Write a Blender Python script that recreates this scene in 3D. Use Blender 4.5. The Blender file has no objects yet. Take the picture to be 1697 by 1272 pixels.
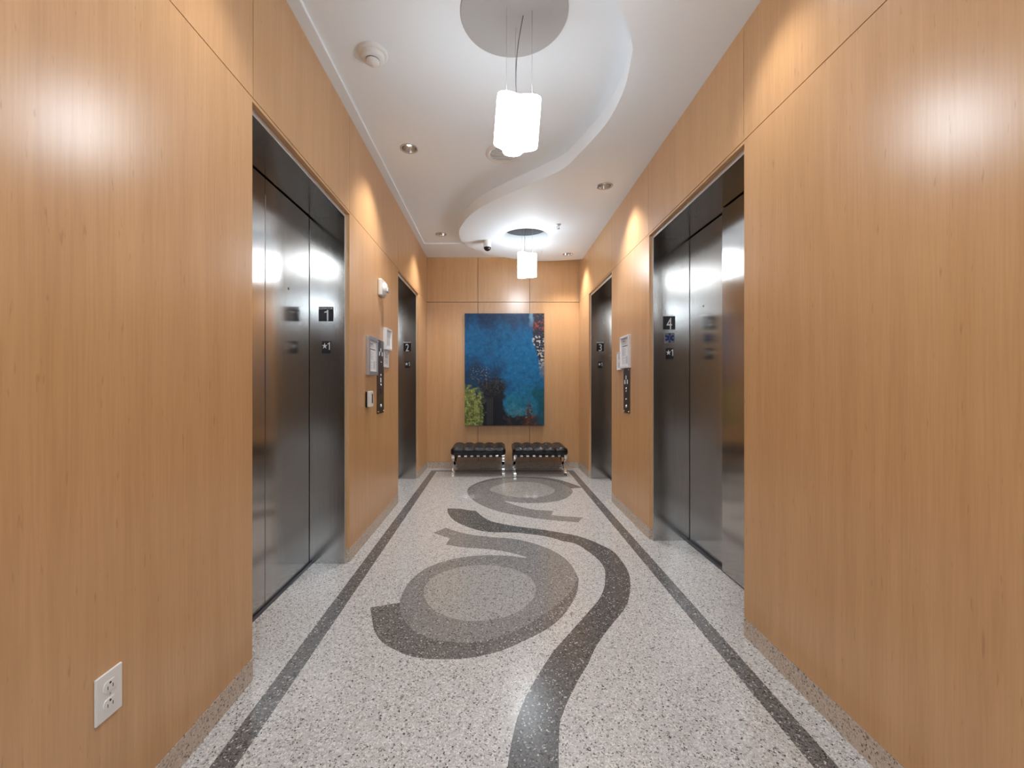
import bpy, bmesh, math, random
import numpy as np
from mathutils import Vector, Matrix, noise, geometry
random.seed(7)
C = bpy.context.scene.collection
PI = math.pi

# ------------------------------------------------------------------ frame of the place (metres)
F = 690.0            # focal length in pixels of the 1697 px wide frame
EYE = 1.10
XL, XR, YB = -0.906, 1.085, 5.45      # wood faces: left, right, back wall
Z_UP, Z_SOF, Z_TRIM = 2.770, 2.668, 2.757
Y_OPEN = -1.6        # the lift hall opens to the lobby behind the camera
HEAD = 2.150         # top of the lift openings in the panelling
JOINT = 2.165        # horizontal panel joint

def floor_pt(x, y):
    d = F*EYE/(y-636.0)
    return ((x-822.0)*d/F, d)

# ------------------------------------------------------------------ materials
def new_mat(name):
    m = bpy.data.materials.new(name); m.use_nodes = True
    nt = m.node_tree
    return m, nt, nt.nodes['Principled BSDF']

def plain(name, col, rough=0.5, metal=0.0, spec=0.5, coat=0.0, emit=None, estr=0.0):
    m, nt, b = new_mat(name)
    b.inputs['Base Color'].default_value = (*col, 1)
    b.inputs['Roughness'].default_value = rough
    b.inputs['Metallic'].default_value = metal
    b.inputs['Specular IOR Level'].default_value = spec
    b.inputs['Coat Weight'].default_value = coat
    if emit:
        b.inputs['Emission Color'].default_value = (*emit, 1)
        b.inputs['Emission Strength'].default_value = estr
    return m

def ramp(nt, stops, interp='LINEAR'):
    r = nt.nodes.new('ShaderNodeValToRGB'); r.color_ramp.interpolation = interp
    els = r.color_ramp.elements
    while len(els) < len(stops): els.new(0.5)
    for e, (p, c) in zip(els, stops):
        e.position = p; e.color = (*c, 1)
    return r

def wood_mat():
    m, nt, b = new_mat('maple_veneer')
    L = nt.links.new
    tc = nt.nodes.new('ShaderNodeTexCoord')
    geo = nt.nodes.new('ShaderNodeNewGeometry')
    mul = nt.nodes.new('ShaderNodeVectorMath'); mul.operation = 'SCALE'
    comb = nt.nodes.new('ShaderNodeCombineXYZ')
    L(geo.outputs['Random Per Island'], comb.inputs[0]); L(geo.outputs['Random Per Island'], comb.inputs[1]); L(geo.outputs['Random Per Island'], comb.inputs[2])
    L(comb.outputs[0], mul.inputs[0]); mul.inputs['Scale'].default_value = 37.0
    add = nt.nodes.new('ShaderNodeVectorMath'); add.operation = 'ADD'
    L(tc.outputs['Object'], add.inputs[0]); L(mul.outputs[0], add.inputs[1])
    mp = nt.nodes.new('ShaderNodeMapping'); mp.inputs['Scale'].default_value = (9, 9, 0.55)
    L(add.outputs[0], mp.inputs[0])
    n1 = nt.nodes.new('ShaderNodeTexNoise'); n1.inputs['Scale'].default_value = 1.6; n1.inputs['Detail'].default_value = 5; n1.inputs['Distortion'].default_value = 0.6
    L(mp.outputs[0], n1.inputs['Vector'])
    mp2 = nt.nodes.new('ShaderNodeMapping'); mp2.inputs['Scale'].default_value = (160, 160, 5.0)
    L(add.outputs[0], mp2.inputs[0])
    n2 = nt.nodes.new('ShaderNodeTexNoise'); n2.inputs['Scale'].default_value = 1.0; n2.inputs['Detail'].default_value = 4
    L(mp2.outputs[0], n2.inputs['Vector'])
    mp3 = nt.nodes.new('ShaderNodeMapping'); mp3.inputs['Scale'].default_value = (90, 90, 14.0)
    L(add.outputs[0], mp3.inputs[0])
    n3 = nt.nodes.new('ShaderNodeTexNoise'); n3.inputs['Scale'].default_value = 1.0; n3.inputs['Detail'].default_value = 2
    L(mp3.outputs[0], n3.inputs['Vector'])
    r1 = ramp(nt, [(0.25, (0.560, 0.312, 0.138)), (0.5, (0.605, 0.346, 0.158)), (0.75, (0.645, 0.380, 0.180))])
    L(n1.outputs['Fac'], r1.inputs[0])
    r2 = ramp(nt, [(0.35, (0.94, 0.93, 0.915)), (0.65, (1.03, 1.03, 1.03))])
    L(n2.outputs['Fac'], r2.inputs[0])
    r3 = ramp(nt, [(0.24, (0.82, 0.76, 0.70)), (0.32, (1, 1, 1))])      # small dark flecks
    L(n3.outputs['Fac'], r3.inputs[0])
    mx = nt.nodes.new('ShaderNodeMix'); mx.data_type = 'RGBA'; mx.blend_type = 'MULTIPLY'; mx.inputs[0].default_value = 1
    L(r1.outputs[0], mx.inputs[6]); L(r2.outputs[0], mx.inputs[7])
    mx2 = nt.nodes.new('ShaderNodeMix'); mx2.data_type = 'RGBA'; mx2.blend_type = 'MULTIPLY'; mx2.inputs[0].default_value = 1
    L(mx.outputs[2], mx2.inputs[6]); L(r3.outputs[0], mx2.inputs[7])
    L(mx2.outputs[2], b.inputs['Base Color'])
    b.inputs['Roughness'].default_value = 0.285
    b.inputs['Specular IOR Level'].default_value = 1.0
    return m

def terrazzo(name, base, chips, scale=215.0, rough=0.22):
    """chips: list of (share, colour) - the rest of the cells keep the matrix colour"""
    m, nt, b = new_mat(name)
    L = nt.links.new
    tc = nt.nodes.new('ShaderNodeTexCoord')
    ns = nt.nodes.new('ShaderNodeTexNoise'); ns.inputs['Scale'].default_value = 160; ns.inputs['Detail'].default_value = 1
    L(tc.outputs['Object'], ns.inputs['Vector'])
    mixv = nt.nodes.new('ShaderNodeMix'); mixv.data_type = 'VECTOR'; mixv.blend_type if False else None
    sc = nt.nodes.new('ShaderNodeVectorMath'); sc.operation = 'SCALE'; sc.inputs['Scale'].default_value = 0.012
    L(ns.outputs['Color'], sc.inputs[0])
    ad = nt.nodes.new('ShaderNodeVectorMath'); ad.operation = 'ADD'
    L(tc.outputs['Object'], ad.inputs[0]); L(sc.outputs[0], ad.inputs[1])
    nt.nodes.remove(mixv)
    vo = nt.nodes.new('ShaderNodeTexVoronoi'); vo.inputs['Scale'].default_value = scale
    L(ad.outputs[0], vo.inputs['Vector'])
    sep = nt.nodes.new('ShaderNodeSeparateColor'); L(vo.outputs['Color'], sep.inputs[0])
    stops = []; p = 0.0
    for share, col in chips:
        stops.append((p, col)); p += share
    stops.append((p, base))
    r = ramp(nt, stops, 'CONSTANT'); L(sep.outputs[0], r.inputs[0])
    # soft variation of the matrix
    n2 = nt.nodes.new('ShaderNodeTexNoise'); n2.inputs['Scale'].default_value = 260; n2.inputs['Detail'].default_value = 2
    L(tc.outputs['Object'], n2.inputs['Vector'])
    r2 = ramp(nt, [(0.3, (0.80, 0.80, 0.80)), (0.65, (1.08, 1.08, 1.08))]); L(n2.outputs['Fac'], r2.inputs[0])
    mx = nt.nodes.new('ShaderNodeMix'); mx.data_type = 'RGBA'; mx.blend_type = 'MULTIPLY'; mx.inputs[0].default_value = 1
    L(r.outputs[0], mx.inputs[6]); L(r2.outputs[0], mx.inputs[7])
    L(mx.outputs[2], b.inputs['Base Color'])
    b.inputs['Roughness'].default_value = rough
    return m

def steel_mat(name, col, rough):
    m, nt, b = new_mat(name)
    L = nt.links.new
    tc = nt.nodes.new('ShaderNodeTexCoord')
    mp = nt.nodes.new('ShaderNodeMapping'); mp.inputs['Scale'].default_value = (420, 420, 4)
    L(tc.outputs['Object'], mp.inputs[0])
    n = nt.nodes.new('ShaderNodeTexNoise'); n.inputs['Scale'].default_value = 1.0; n.inputs['Detail'].default_value = 3
    L(mp.outputs[0], n.inputs['Vector'])
    r = ramp(nt, [(0.3, tuple(c*0.92 for c in col)), (0.7, tuple(min(1, c*1.06) for c in col))])
    L(n.outputs['Fac'], r.inputs[0]); L(r.outputs[0], b.inputs['Base Color'])
    mr = nt.nodes.new('ShaderNodeMapRange'); mr.inputs['To Min'].default_value = rough*0.85; mr.inputs['To Max'].default_value = rough*1.15
    L(n.outputs['Fac'], mr.inputs['Value']); L(mr.outputs[0], b.inputs['Roughness'])
    b.inputs['Metallic'].default_value = 1.0
    tg = nt.nodes.new('ShaderNodeTangent'); tg.direction_type = 'UV_MAP'; tg.uv_map = 'brush'
    L(tg.outputs[0], b.inputs['Tangent']); b.inputs['Anisotropic'].default_value = 0.6
    return m

M = {}
M['wood'] = wood_mat()
M['wood_core'] = plain('panel_core', (0.10, 0.05, 0.025), 0.8)
M['steel'] = steel_mat('brushed_steel', (0.50, 0.488, 0.475), 0.165)
M['steel_lip'] = steel_mat('polished_steel_edge', (0.80, 0.80, 0.80), 0.32)
M['steel_dark'] = steel_mat('bronze_steel', (0.20, 0.165, 0.145), 0.30)
M['black'] = plain('black_gap', (0.006, 0.006, 0.007), 0.6)
M['white'] = plain('white_paint', (0.88, 0.93, 0.975), 0.65)
M['lobby_wall'] = plain('lobby_paint', (0.16, 0.14, 0.13), 0.7)
M['plastic'] = plain('white_plastic', (0.78, 0.77, 0.75), 0.35)
M['ivory'] = plain('ivory_plastic', (0.70, 0.67, 0.62), 0.35)
M['clear'] = plain('strobe_lens', (0.62, 0.62, 0.64), 0.12, 0.0, 0.8)
M['dark_plastic'] = plain('dark_plastic', (0.012, 0.012, 0.014), 0.12)
M['grey_metal'] = plain('grey_metal', (0.55, 0.55, 0.57), 0.35, 0.8)
M['chrome'] = plain('chrome', (0.82, 0.81, 0.80), 0.08, 1.0)
M['reflector'] = plain('spun_reflector', (0.72, 0.72, 0.73), 0.16, 1.0)
M['leather'] = plain('black_leather', (0.006, 0.0065, 0.010), 0.24, 0, 0.5)
M['strap'] = plain('strap_leather', (0.012, 0.011, 0.012), 0.45)
M['paper'] = plain('paper', (0.80, 0.82, 0.85), 0.5)
M['print'] = plain('print_ink', (0.11, 0.12, 0.14), 0.6)
M['print_pale'] = plain('print_pale', (0.56, 0.60, 0.66), 0.6)
M['frame'] = plain('silver_frame', (0.56, 0.57, 0.60), 0.3, 0.7)
M['frame_white'] = plain('white_frame', (0.74, 0.75, 0.77), 0.35)
M['plate'] = plain('black_plate', (0.006, 0.006, 0.010), 0.35)
M['letter'] = plain('white_letters', (0.80, 0.80, 0.84), 0.5)
M['blue_grey'] = plain('pale_grey_plate', (0.20, 0.20, 0.24), 0.4)
M['blue'] = plain('emblem_blue', (0.008, 0.028, 0.13), 0.4)
M['canopy_light'] = plain('canopy_grey', (0.50, 0.50, 0.505), 0.5)
M['canopy_dark'] = plain('canopy_charcoal', (0.030, 0.030, 0.032), 0.45)
M['wire'] = plain('wire', (0.55, 0.55, 0.55), 0.35, 0.6)
M['cord'] = plain('grey_cord', (0.16, 0.16, 0.16), 0.5)
M['shade'] = plain('opal_glass', (0.9, 0.9, 0.9), 0.25, emit=(0.84, 0.93, 1.0), estr=10.5)
M['bulb'] = plain('lamp_bulb', (0.9, 0.9, 0.9), 0.3, emit=(1.0, 0.88, 0.72), estr=6.0)
M['added_flush_lamp'] = plain('added_lamp_diffuser', (0.9, 0.9, 0.9), 0.3, emit=(0.86, 0.94, 1.0), estr=9.0)  # glow of the unseen lamp added above the camera
M['added_lobby_lamp'] = plain('added_lobby_lamp', (0.9, 0.9, 0.9), 0.3, emit=(0.76, 0.89, 1.0), estr=18.0)  # glow of the unseen lamps added in the lobby
M['sill'] = plain('sill_metal', (0.10, 0.10, 0.11), 0.4, 0.9)
# floor
M['t_base'] = terrazzo('terrazzo_pale', (0.49, 0.48, 0.475), [(0.035, (0.06, 0.06, 0.06)), (0.07, (0.20, 0.19, 0.18)), (0.14, (0.38, 0.365, 0.345)), (0.16, (0.66, 0.65, 0.64))])
M['t_strip'] = terrazzo('terrazzo_charcoal', (0.120, 0.118, 0.118), [(0.16, (0.035, 0.035, 0.035)), (0.13, (0.20, 0.19, 0.19)), (0.045, (0.50, 0.49, 0.48))])
M['t_dark'] = terrazzo('terrazzo_dark', (0.098, 0.096, 0.096), [(0.16, (0.030, 0.030, 0.030)), (0.12, (0.17, 0.165, 0.16)), (0.04, (0.48, 0.47, 0.46))])
M['t_cres'] = terrazzo('terrazzo_grey_dark', (0.135, 0.130, 0.128), [(0.16, (0.045, 0.045, 0.045)), (0.14, (0.22, 0.21, 0.20)), (0.045, (0.50, 0.49, 0.48))])
M['t_mid'] = terrazzo('terrazzo_grey', (0.215, 0.208, 0.203), [(0.13, (0.075, 0.075, 0.075)), (0.14, (0.31, 0.30, 0.29)), (0.03, (0.50, 0.49, 0.48))])
M['t_inner'] = terrazzo('terrazzo_light_grey', (0.35, 0.34, 0.325), [(0.07, (0.07, 0.07, 0.07)), (0.13, (0.20, 0.19, 0.18)), (0.12, (0.46, 0.45, 0.43))])
M['t_base_tan'] = terrazzo('terrazzo_tan', (0.56, 0.46, 0.37), [(0.05, (0.12, 0.085, 0.07)), (0.12, (0.33, 0.25, 0.20)), (0.16, (0.64, 0.55, 0.47))], rough=0.35)

# ------------------------------------------------------------------ mesh helpers (all in world coordinates)
def add_box(bm, x0, x1, y0, y1, z0, z1, bev=0.0, mi=0):
    b2 = bmesh.new()
    vs = [b2.verts.new((x, y, z)) for z in (z0, z1) for y in (y0, y1) for x in (x0, x1)]
    for f in ((0,2,3,1), (4,5,7,6), (0,1,5,4), (2,6,7,3), (0,4,6,2), (1,3,7,5)):
        b2.faces.new([vs[i] for i in f])
    bmesh.ops.recalc_face_normals(b2, faces=b2.faces[:])
    if bev > 0:
        bmesh.ops.bevel(b2, geom=b2.edges[:], offset=bev, segments=2, affect='EDGES', profile=0.5)
    for f in b2.faces: f.material_index = mi
    merge(bm, b2)

def merge(bm, b2):
    me = bpy.data.meshes.new('tmp'); b2.to_mesh(me); b2.free()
    bm.from_mesh(me); bpy.data.meshes.remove(me)

def add_tube(bm, pts, r, seg=10, caps=True):
    pts = [Vector(p) for p in pts]; rings = []
    for i, p in enumerate(pts):
        t = (pts[min(i+1, len(pts)-1)] - pts[max(i-1, 0)]).normalized()
        up = Vector((0, 0, 1)) if abs(t.z) < 0.9 else Vector((1, 0, 0))
        a = t.cross(up).normalized(); b = a.cross(t).normalized()
        rr = r[i] if isinstance(r, (list, tuple)) else r
        rings.append([bm.verts.new(p + a*rr*math.cos(2*PI*k/seg) + b*rr*math.sin(2*PI*k/seg)) for k in range(seg)])
    for A, B in zip(rings, rings[1:]):
        for k in range(seg):
            f = bm.faces.new((A[k], A[(k+1) % seg], B[(k+1) % seg], B[k])); f.smooth = True
    if caps:
        bm.faces.new(rings[0][::-1]); bm.faces.new(rings[-1])

def add_lathe(bm, prof, center, axis='z', seg=40, smooth=True):
    """profile [(r, h)] spun about an axis through center"""
    cx, cy, cz = center; rings = []
    for r, h in prof:
        ring = []
        for k in range(seg):
            a = 2*PI*k/seg; u, v = max(r, 1e-5)*math.cos(a), max(r, 1e-5)*math.sin(a)
            if axis == 'z': p = (cx+u, cy+v, cz+h)
            elif axis == 'x': p = (cx+h, cy+u, cz+v)
            else: p = (cx+u, cy+h, cz+v)
            ring.append(bm.verts.new(p))
        rings.append(ring)
    for A, B in zip(rings, rings[1:]):
        for k in range(seg):
            f = bm.faces.new((A[k], A[(k+1) % seg], B[(k+1) % seg], B[k])); f.smooth = smooth
    if prof[0][0] > 1e-4: pass
    bmesh.ops.remove_doubles(bm, verts=bm.verts[:], dist=2e-5)

def add_bar(bm, pts, w, t):
    """flat bar in the y-z plane: width w along x, thickness t in the plane"""
    pts = [Vector(p) for p in pts]; rings = []
    for i, p in enumerate(pts):
        d = (pts[min(i+1, len(pts)-1)] - pts[max(i-1, 0)]).normalized()
        n = Vector((0, -d.z, d.y))
        rings.append([bm.verts.new(p + Vector((sx*w/2, 0, 0)) + n*sn*t/2) for sx, sn in ((-1,-1), (1,-1), (1,1), (-1,1))])
    for A, B in zip(rings, rings[1:]):
        for k in range(4):
            bm.faces.new((A[k], A[(k+1) % 4], B[(k+1) % 4], B[k]))
    bm.faces.new(rings[0][::-1]); bm.faces.new(rings[-1])

def add_prism(bm, pts2, to3a, to3b):
    a = [bm.verts.new(to3a(*p)) for p in pts2]; b = [bm.verts.new(to3b(*p)) for p in pts2]
    bm.faces.new(a); bm.faces.new(b[::-1])
    n = len(a)
    for i in range(n):
        bm.faces.new((a[i], b[i], b[(i+1) % n], a[(i+1) % n]))

def finish(bm, name, mat, recalc=True):
    if recalc: bmesh.ops.recalc_face_normals(bm, faces=bm.faces[:])
    me = bpy.data.meshes.new(name); bm.to_mesh(me); bm.free()
    for m in (mat if isinstance(mat, (list, tuple)) else [mat]): me.materials.append(m)
    return me

def wloc(o):
    v = Vector((0, 0, 0))
    while o: v += o.location; o = o.parent
    return v

def obj(name, bm, mat, parent=None, recalc=True, smooth_angle=None):
    """one mesh object out of world-space geometry, origin at the parent (or at its own base)"""
    me = finish(bm, name, mat, recalc) if not isinstance(bm, bpy.types.Mesh) else bm
    if any(m and 'steel' in m.name for m in me.materials):      # brushing direction
        uv = me.uv_layers.new(name='brush')
        for lp in me.loops:
            c = me.vertices[lp.vertex_index].co; uv.data[lp.index].uv = (c.x+c.y, c.z+0.37*c.x)
    o = bpy.data.objects.new(name, me); C.objects.link(o)
    if parent:
        o.parent = parent; me.transform(Matrix.Translation(-wloc(parent)))
    else:
        co = [v.co for v in me.vertices]
        base = Vector((sum(c.x for c in co)/len(co), sum(c.y for c in co)/len(co), min(c.z for c in co)))
        me.transform(Matrix.Translation(-base)); o.location = base
    return o

def thing(name, loc, label, cat, group=None):
    o = bpy.data.objects.new(name, None); C.objects.link(o); o.location = loc; o.empty_display_size = 0.05
    tag(o, label, cat, group); return o

def tag(o, label=None, cat=None, group=None, kind=None):
    if label: o['label'] = label
    if cat: o['category'] = cat
    if group: o['group'] = group
    if kind: o['kind'] = kind
    return o

def struct(name, bm, mat, label, cat, recalc=True, at_origin=True):
    me = finish(bm, name, mat, recalc)
    o = bpy.data.objects.new(name, me); C.objects.link(o)
    return tag(o, label, cat, None, 'structure')

def dup(root, loc, label):
    r = root.copy(); C.objects.link(r); r.location = loc; r['label'] = label
    for ch in list(root.children):
        c = ch.copy(); C.objects.link(c); c.parent = r
        for g in list(ch.children):
            d = g.copy(); C.objects.link(d); d.parent = c
    return r

def inside(p, poly):
    x, y = p; c = False; n = len(poly); j = n-1
    for i in range(n):
        xi, yi = poly[i]; xj, yj = poly[j]
        if (yi > y) != (yj > y) and x < (xj-xi)*(y-yi)/(yj-yi)+xi: c = not c
        j = i
    return c

def cdt_faces(loops):
    vs, es = [], []
    for lp in loops:
        s = len(vs); vs += [Vector((p[0], p[1])) for p in lp]
        es += [(s+i, s+(i+1) % len(lp)) for i in range(len(lp))]
    rv, re_, rf, *_ = geometry.delaunay_2d_cdt(vs, es, [], 0, 1e-5)
    return rv, rf

def spline(pts, n=8, closed=False):
    out = []; N = len(pts)
    rng = range(N) if closed else range(N-1)
    for i in rng:
        g = lambda k: pts[k % N] if closed else pts[min(max(k, 0), N-1)]
        p0, p1, p2, p3 = g(i-1), g(i), g(i+1), g(i+2)
        for k in range(n):
            t = k/n
            out.append(tuple(0.5*((2*p1[a]) + (-p0[a]+p2[a])*t + (2*p0[a]-5*p1[a]+4*p2[a]-p3[a])*t*t + (-p0[a]+3*p1[a]-3*p2[a]+p3[a])*t**3) for a in range(2)))
    if not closed: out.append(tuple(pts[-1]))
    return out

def circle(cx, cy, r, n=48):
    return [(cx+r*math.cos(2*PI*k/n), cy+r*math.sin(2*PI*k/n)) for k in range(n)]

# ------------------------------------------------------------------ FLOOR: one slab, the inlays are flush faces of it
def z1(x, y): return floor_pt(600+x/3.689, 900+y/3.689)
def z2(x, y): return floor_pt(700+x/5.657, 770+y/5.657)
def z6(x, y): return floor_pt(590+x/2.89, 770+y/2.89)
near_inner = spline([z1(*p) for p in [(378,300),(400,240),(470,185),(580,150),(680,135),(760,132),(870,142),(960,170),(1030,210),(1060,255),(1063,285),(1040,345),(980,400),(900,440),(800,465),(690,475),(590,465),(500,440),(430,400),(390,350)]], 4, True)
ring_left = spline([z1(*p) for p in [(230,360),(245,310),(290,235),(370,165),(470,120),(580,90),(700,75),(800,72),(900,76),(1012,90)]], 5)
arm_low = spline([z6(*p) for p in [(820,442),(760,425),(700,412),(620,402),(520,395),(430,382)]], 5)
arm_notch = [z6(450,352)]
arm_top = spline([z6(*p) for p in [(430,300),(480,318),(560,335),(650,345),(740,352),(800,362),(880,385),(960,420),(1020,465),(1055,520),(1064,555)]], 5)
ring_bot = spline([z1(*p) for p in [(1312,225),(1270,300),(1170,390),(1080,455),(960,525),(810,580),(650,605),(540,600),(450,590),(360,555),(290,510),(250,450),(232,400),(230,362)]], 5)
near_ring = ring_left[:-1] + arm_low + arm_notch + [z6(370,325)] + arm_top + ring_bot[:-1]
cres_out = spline([z1(*p) for p in [(52,392),(55,430),(75,530),(120,600),(200,650),(300,690),(400,705),(520,708),(640,702),(760,680),(880,645),(1000,590),(1120,530),(1210,460),(1270,385),(1310,310),(1323,240),(1322,205)]], 4)
near_cres = cres_out + [z1(1100,300), z1(700,440), z1(330,430), z1(300,370), z1(228,362)]
s_top_out = [z2(*p) for p in [(500,430),(560,480),(640,525),(740,550),(850,570),(1000,590),(1150,610),(1300,635),(1450,665),(1560,700)]]
s_bot_out = [z1(*p) for p in [(1440,0),(1530,45),(1590,110),(1630,180),(1641,260),(1630,340),(1605,400),(1540,480),(1470,570),(1420,650),(1380,740),(1330,820),(1285,910),(1250,980),(1225,1050),(1208,1107)]]
s_top_in = [z2(*p) for p in [(235,408),(240,450),(280,505),(350,550),(450,590),(560,620),(680,632),(800,632),(900,638),(1000,648),(1100,660),(1220,685),(1320,715)]]
s_bot_in = [z1(*p) for p in [(1300,0),(1370,40),(1440,95),(1480,150),(1487,200),(1480,270),(1450,340),(1400,400),(1320,490),(1240,580),(1170,660),(1110,750),(1060,830),(1010,920),(970,1010),(938,1107)]]
xo, yo = s_bot_out[-1]; xi, yi = s_bot_in[-1]
s_out = spline(s_top_out + s_bot_out + [(xo-0.025, yo-0.15), (xo-0.03, yo-0.3), (xo, yo-0.5)], 4)
s_in = spline(s_top_in + s_bot_in + [(xi-0.03, yi-0.15), (xi-0.035, yi-0.3), (xi, yi-0.5)], 4)
s_band = [z2(360,410), z2(430,425)] + s_out + s_in[::-1]
far_inner = spline([z2(*p) for p in [(630,235),(680,200),(780,170),(930,158),(1060,165),(1160,190),(1225,220),(1243,240),(1220,265),(1150,290),(1050,303),(930,305),(800,290),(700,265)]], 4, True)
far_cres = spline([z2(*p) for p in [(420,250),(440,210),(520,165),(640,130),(760,115),(900,110),(1050,112),(1180,120),(1300,145),(1400,175),(1500,212)]], 4) + [z2(1390,222)] + [z2(1200,240), z2(900,240), z2(600,250)]
far_ring = spline([z2(*p) for p in [(420,252),(442,225),(500,185),(600,155),(730,132),(860,122),(1000,125),(1130,135),(1240,155),(1320,180),(1390,222),(1408,243),(1400,270),(1350,310),(1260,340),(1130,355),(1000,357),(900,352),(830,345),(765,337)]], 4) + \
    spline([z2(*p) for p in [(765,337),(850,370),(950,400),(1060,420),(1225,432)]], 4)[1:] + [z2(1210,470), z2(1330,482), z2(1505,492)] + \
    spline([z2(*p) for p in [(1460,538),(1300,525),(1150,512),(950,482),(800,455),(680,425),(560,380),(470,325),(430,280)]], 4)
SLi, SLo, SRi, SRo, SB0, SB1 = -0.749, -0.823, 0.912, 0.984, 5.235, 5.31
strip = [(SLo, Y_OPEN), (SLo, SB1), (SRo, SB1), (SRo, Y_OPEN), (SRi, Y_OPEN), (SRi, SB0), (SLi, SB0), (SLi, Y_OPEN)]
FX0, FX1, FY0, FY1 = -3.2, 3.2, -7.0, 5.6
outer = [(FX0, FY0), (FX1, FY0), (FX1, FY1), (FX0, FY1)]
inlays = [(near_inner, 5), (near_ring, 4), (near_cres, 3), (far_inner, 5), (far_ring, 4), (far_cres, 3), (s_band, 2), (strip, 1)]
rv, rf = cdt_faces([outer] + [p for p, _ in inlays])
bm = bmesh.new(); vv = [bm.verts.new((v.x, v.y, 0)) for v in rv]
for f in rf:
    try: fc = bm.faces.new([vv[i] for i in f])
    except ValueError: continue
    c = (sum(rv[i].x for i in f)/len(f), sum(rv[i].y for i in f)/len(f))
    for poly, mi in inlays:
        if inside(c, poly): fc.material_index = mi; break
    if fc.normal.z < 0: fc.normal_flip()
for f in bm.faces:
    f.normal_update()
    if f.normal.z < 0: f.normal_flip()
struct('floor', bm, [M['t_base'], M['t_strip'], M['t_dark'], M['t_cres'], M['t_mid'], M['t_inner']],
       'pale speckled terrazzo floor with inlaid charcoal strips, rings and a dark S curve', 'floor', recalc=False)

# ------------------------------------------------------------------ WALLS
G = 0.0018     # half a panel joint
T = 0.0225     # panel thickness
lifts = {   # number: side, opening start, opening end (jamb faces), door plane distance from axis
    1: ('L', 1.573, 2.550), 2: ('L', 3.880, 4.830), 3: ('R', 3.930, 4.840), 4: ('R', 1.845, 2.925)}
LIP = 0.025
XS = {'L': (XL, 1), 'R': (XR, -1)}
DOORX = {1: -1.143, 2: -1.143, 3: 1.335, 4: 1.350}
def wbox(bm, side, d0, d1, o0, o1, z0, z1, bev=0.0, mi=0):
    """box on a side wall: d along the wall, o = distance out of the wood face into the room"""
    x, s = XS[side]; a, b = x+s*o0, x+s*o1
    add_box(bm, min(a, b), max(a, b), d0, d1, z0, z1, bev, mi)

def side_wall(name, side, ups, label):
    op = sorted((v[1]-LIP, v[2]+LIP) for v in lifts.values() if v[0] == side)
    bm = bmesh.new()
    lows = [(Y_OPEN, 0.10), (0.10, op[0][0]), (op[0][1], op[1][0]), (op[1][1], YB)]
    for a, b in lows:
        wbox(bm, side, a+(G if a != op[0][1] and a != op[1][1] else 0), b-(G if b not in (op[0][0], op[1][0]) else 0), -T, 0, 0.082, JOINT-G)
    for a, b in op:
        wbox(bm, side, a, b, -T, 0, HEAD, JOINT-G)
    for a, b in zip(ups, ups[1:]):
        wbox(bm, side, a+G, b-G, -T, 0, JOINT+G, Z_UP+0.02)
    # solid core behind the panels, open at the lifts
    for a, b in lows:
        wbox(bm, side, a, b, -0.34, -T-0.001, 0, Z_UP+0.02, mi=1)
    for a, b in op:
        wbox(bm, side, a, b, -0.34, -T-0.001, HEAD, Z_UP+0.02, mi=1)
        wbox(bm, side, a-0.05, b+0.05, -0.50, -0.341, 0, Z_UP, mi=1)
    return struct(name, bm, [M['wood'], M['wood_core']], label, 'wall')
side_wall('wall_left', 'L', [Y_OPEN, 0.1, 1.553, 2.577, 3.855, 4.855, YB], 'left wall of honey maple veneer panels around two lifts')
side_wall('wall_right', 'R', [Y_OPEN, 0.1, 1.825, 2.965, 3.905, 4.865, YB], 'right wall of honey maple veneer panels around two lifts')
bm = bmesh.new()
xj = [XL-T, -0.237, 0.442, XR+T]
for a, b in zip(xj, xj[1:]):
    add_box(bm, a+G*1.6, b-G*1.6, YB, YB+T, 0.082, 2.172-G*1.6)
    add_box(bm, a+G*1.6, b-G*1.6, YB, YB+T, 2.172+G*1.6, Z_UP+0.02)
add_box(bm, XL-0.34, XR+0.34, YB+T+0.001, YB+0.15, 0, Z_UP+0.02, mi=1)
struct('wall_back', bm, [M['wood'], M['wood_core']], 'end wall of six maple veneer panels with dark joints', 'wall')

# baseboards, flush below the panels
def base(name, parts, label):
    bm = bmesh.new()
    for p in parts: add_box(bm, *p)
    struct(name, bm, M['t_base_tan'], label, 'baseboard')
def sb(side):
    op = sorted((v[1]-LIP, v[2]+LIP) for v in lifts.values() if v[0] == side)
    x, s = XS[side]; a, b = sorted((x-s*T, x+s*0.002))
    return [(a, b, p, q, 0, 0.080) for p, q in ((Y_OPEN, op[0][0]), (op[0][1], op[1][0]), (op[1][1], YB))]
base('baseboard_left', sb('L'), 'tan speckled stone baseboard along the left panelling')
base('baseboard_right', sb('R'), 'tan speckled stone baseboard along the right panelling')
base('baseboard_back', [(XL+0.0025, XR-0.0025, YB-0.002, YB+T, 0, 0.080)], 'tan speckled stone baseboard under the end wall')

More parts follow.
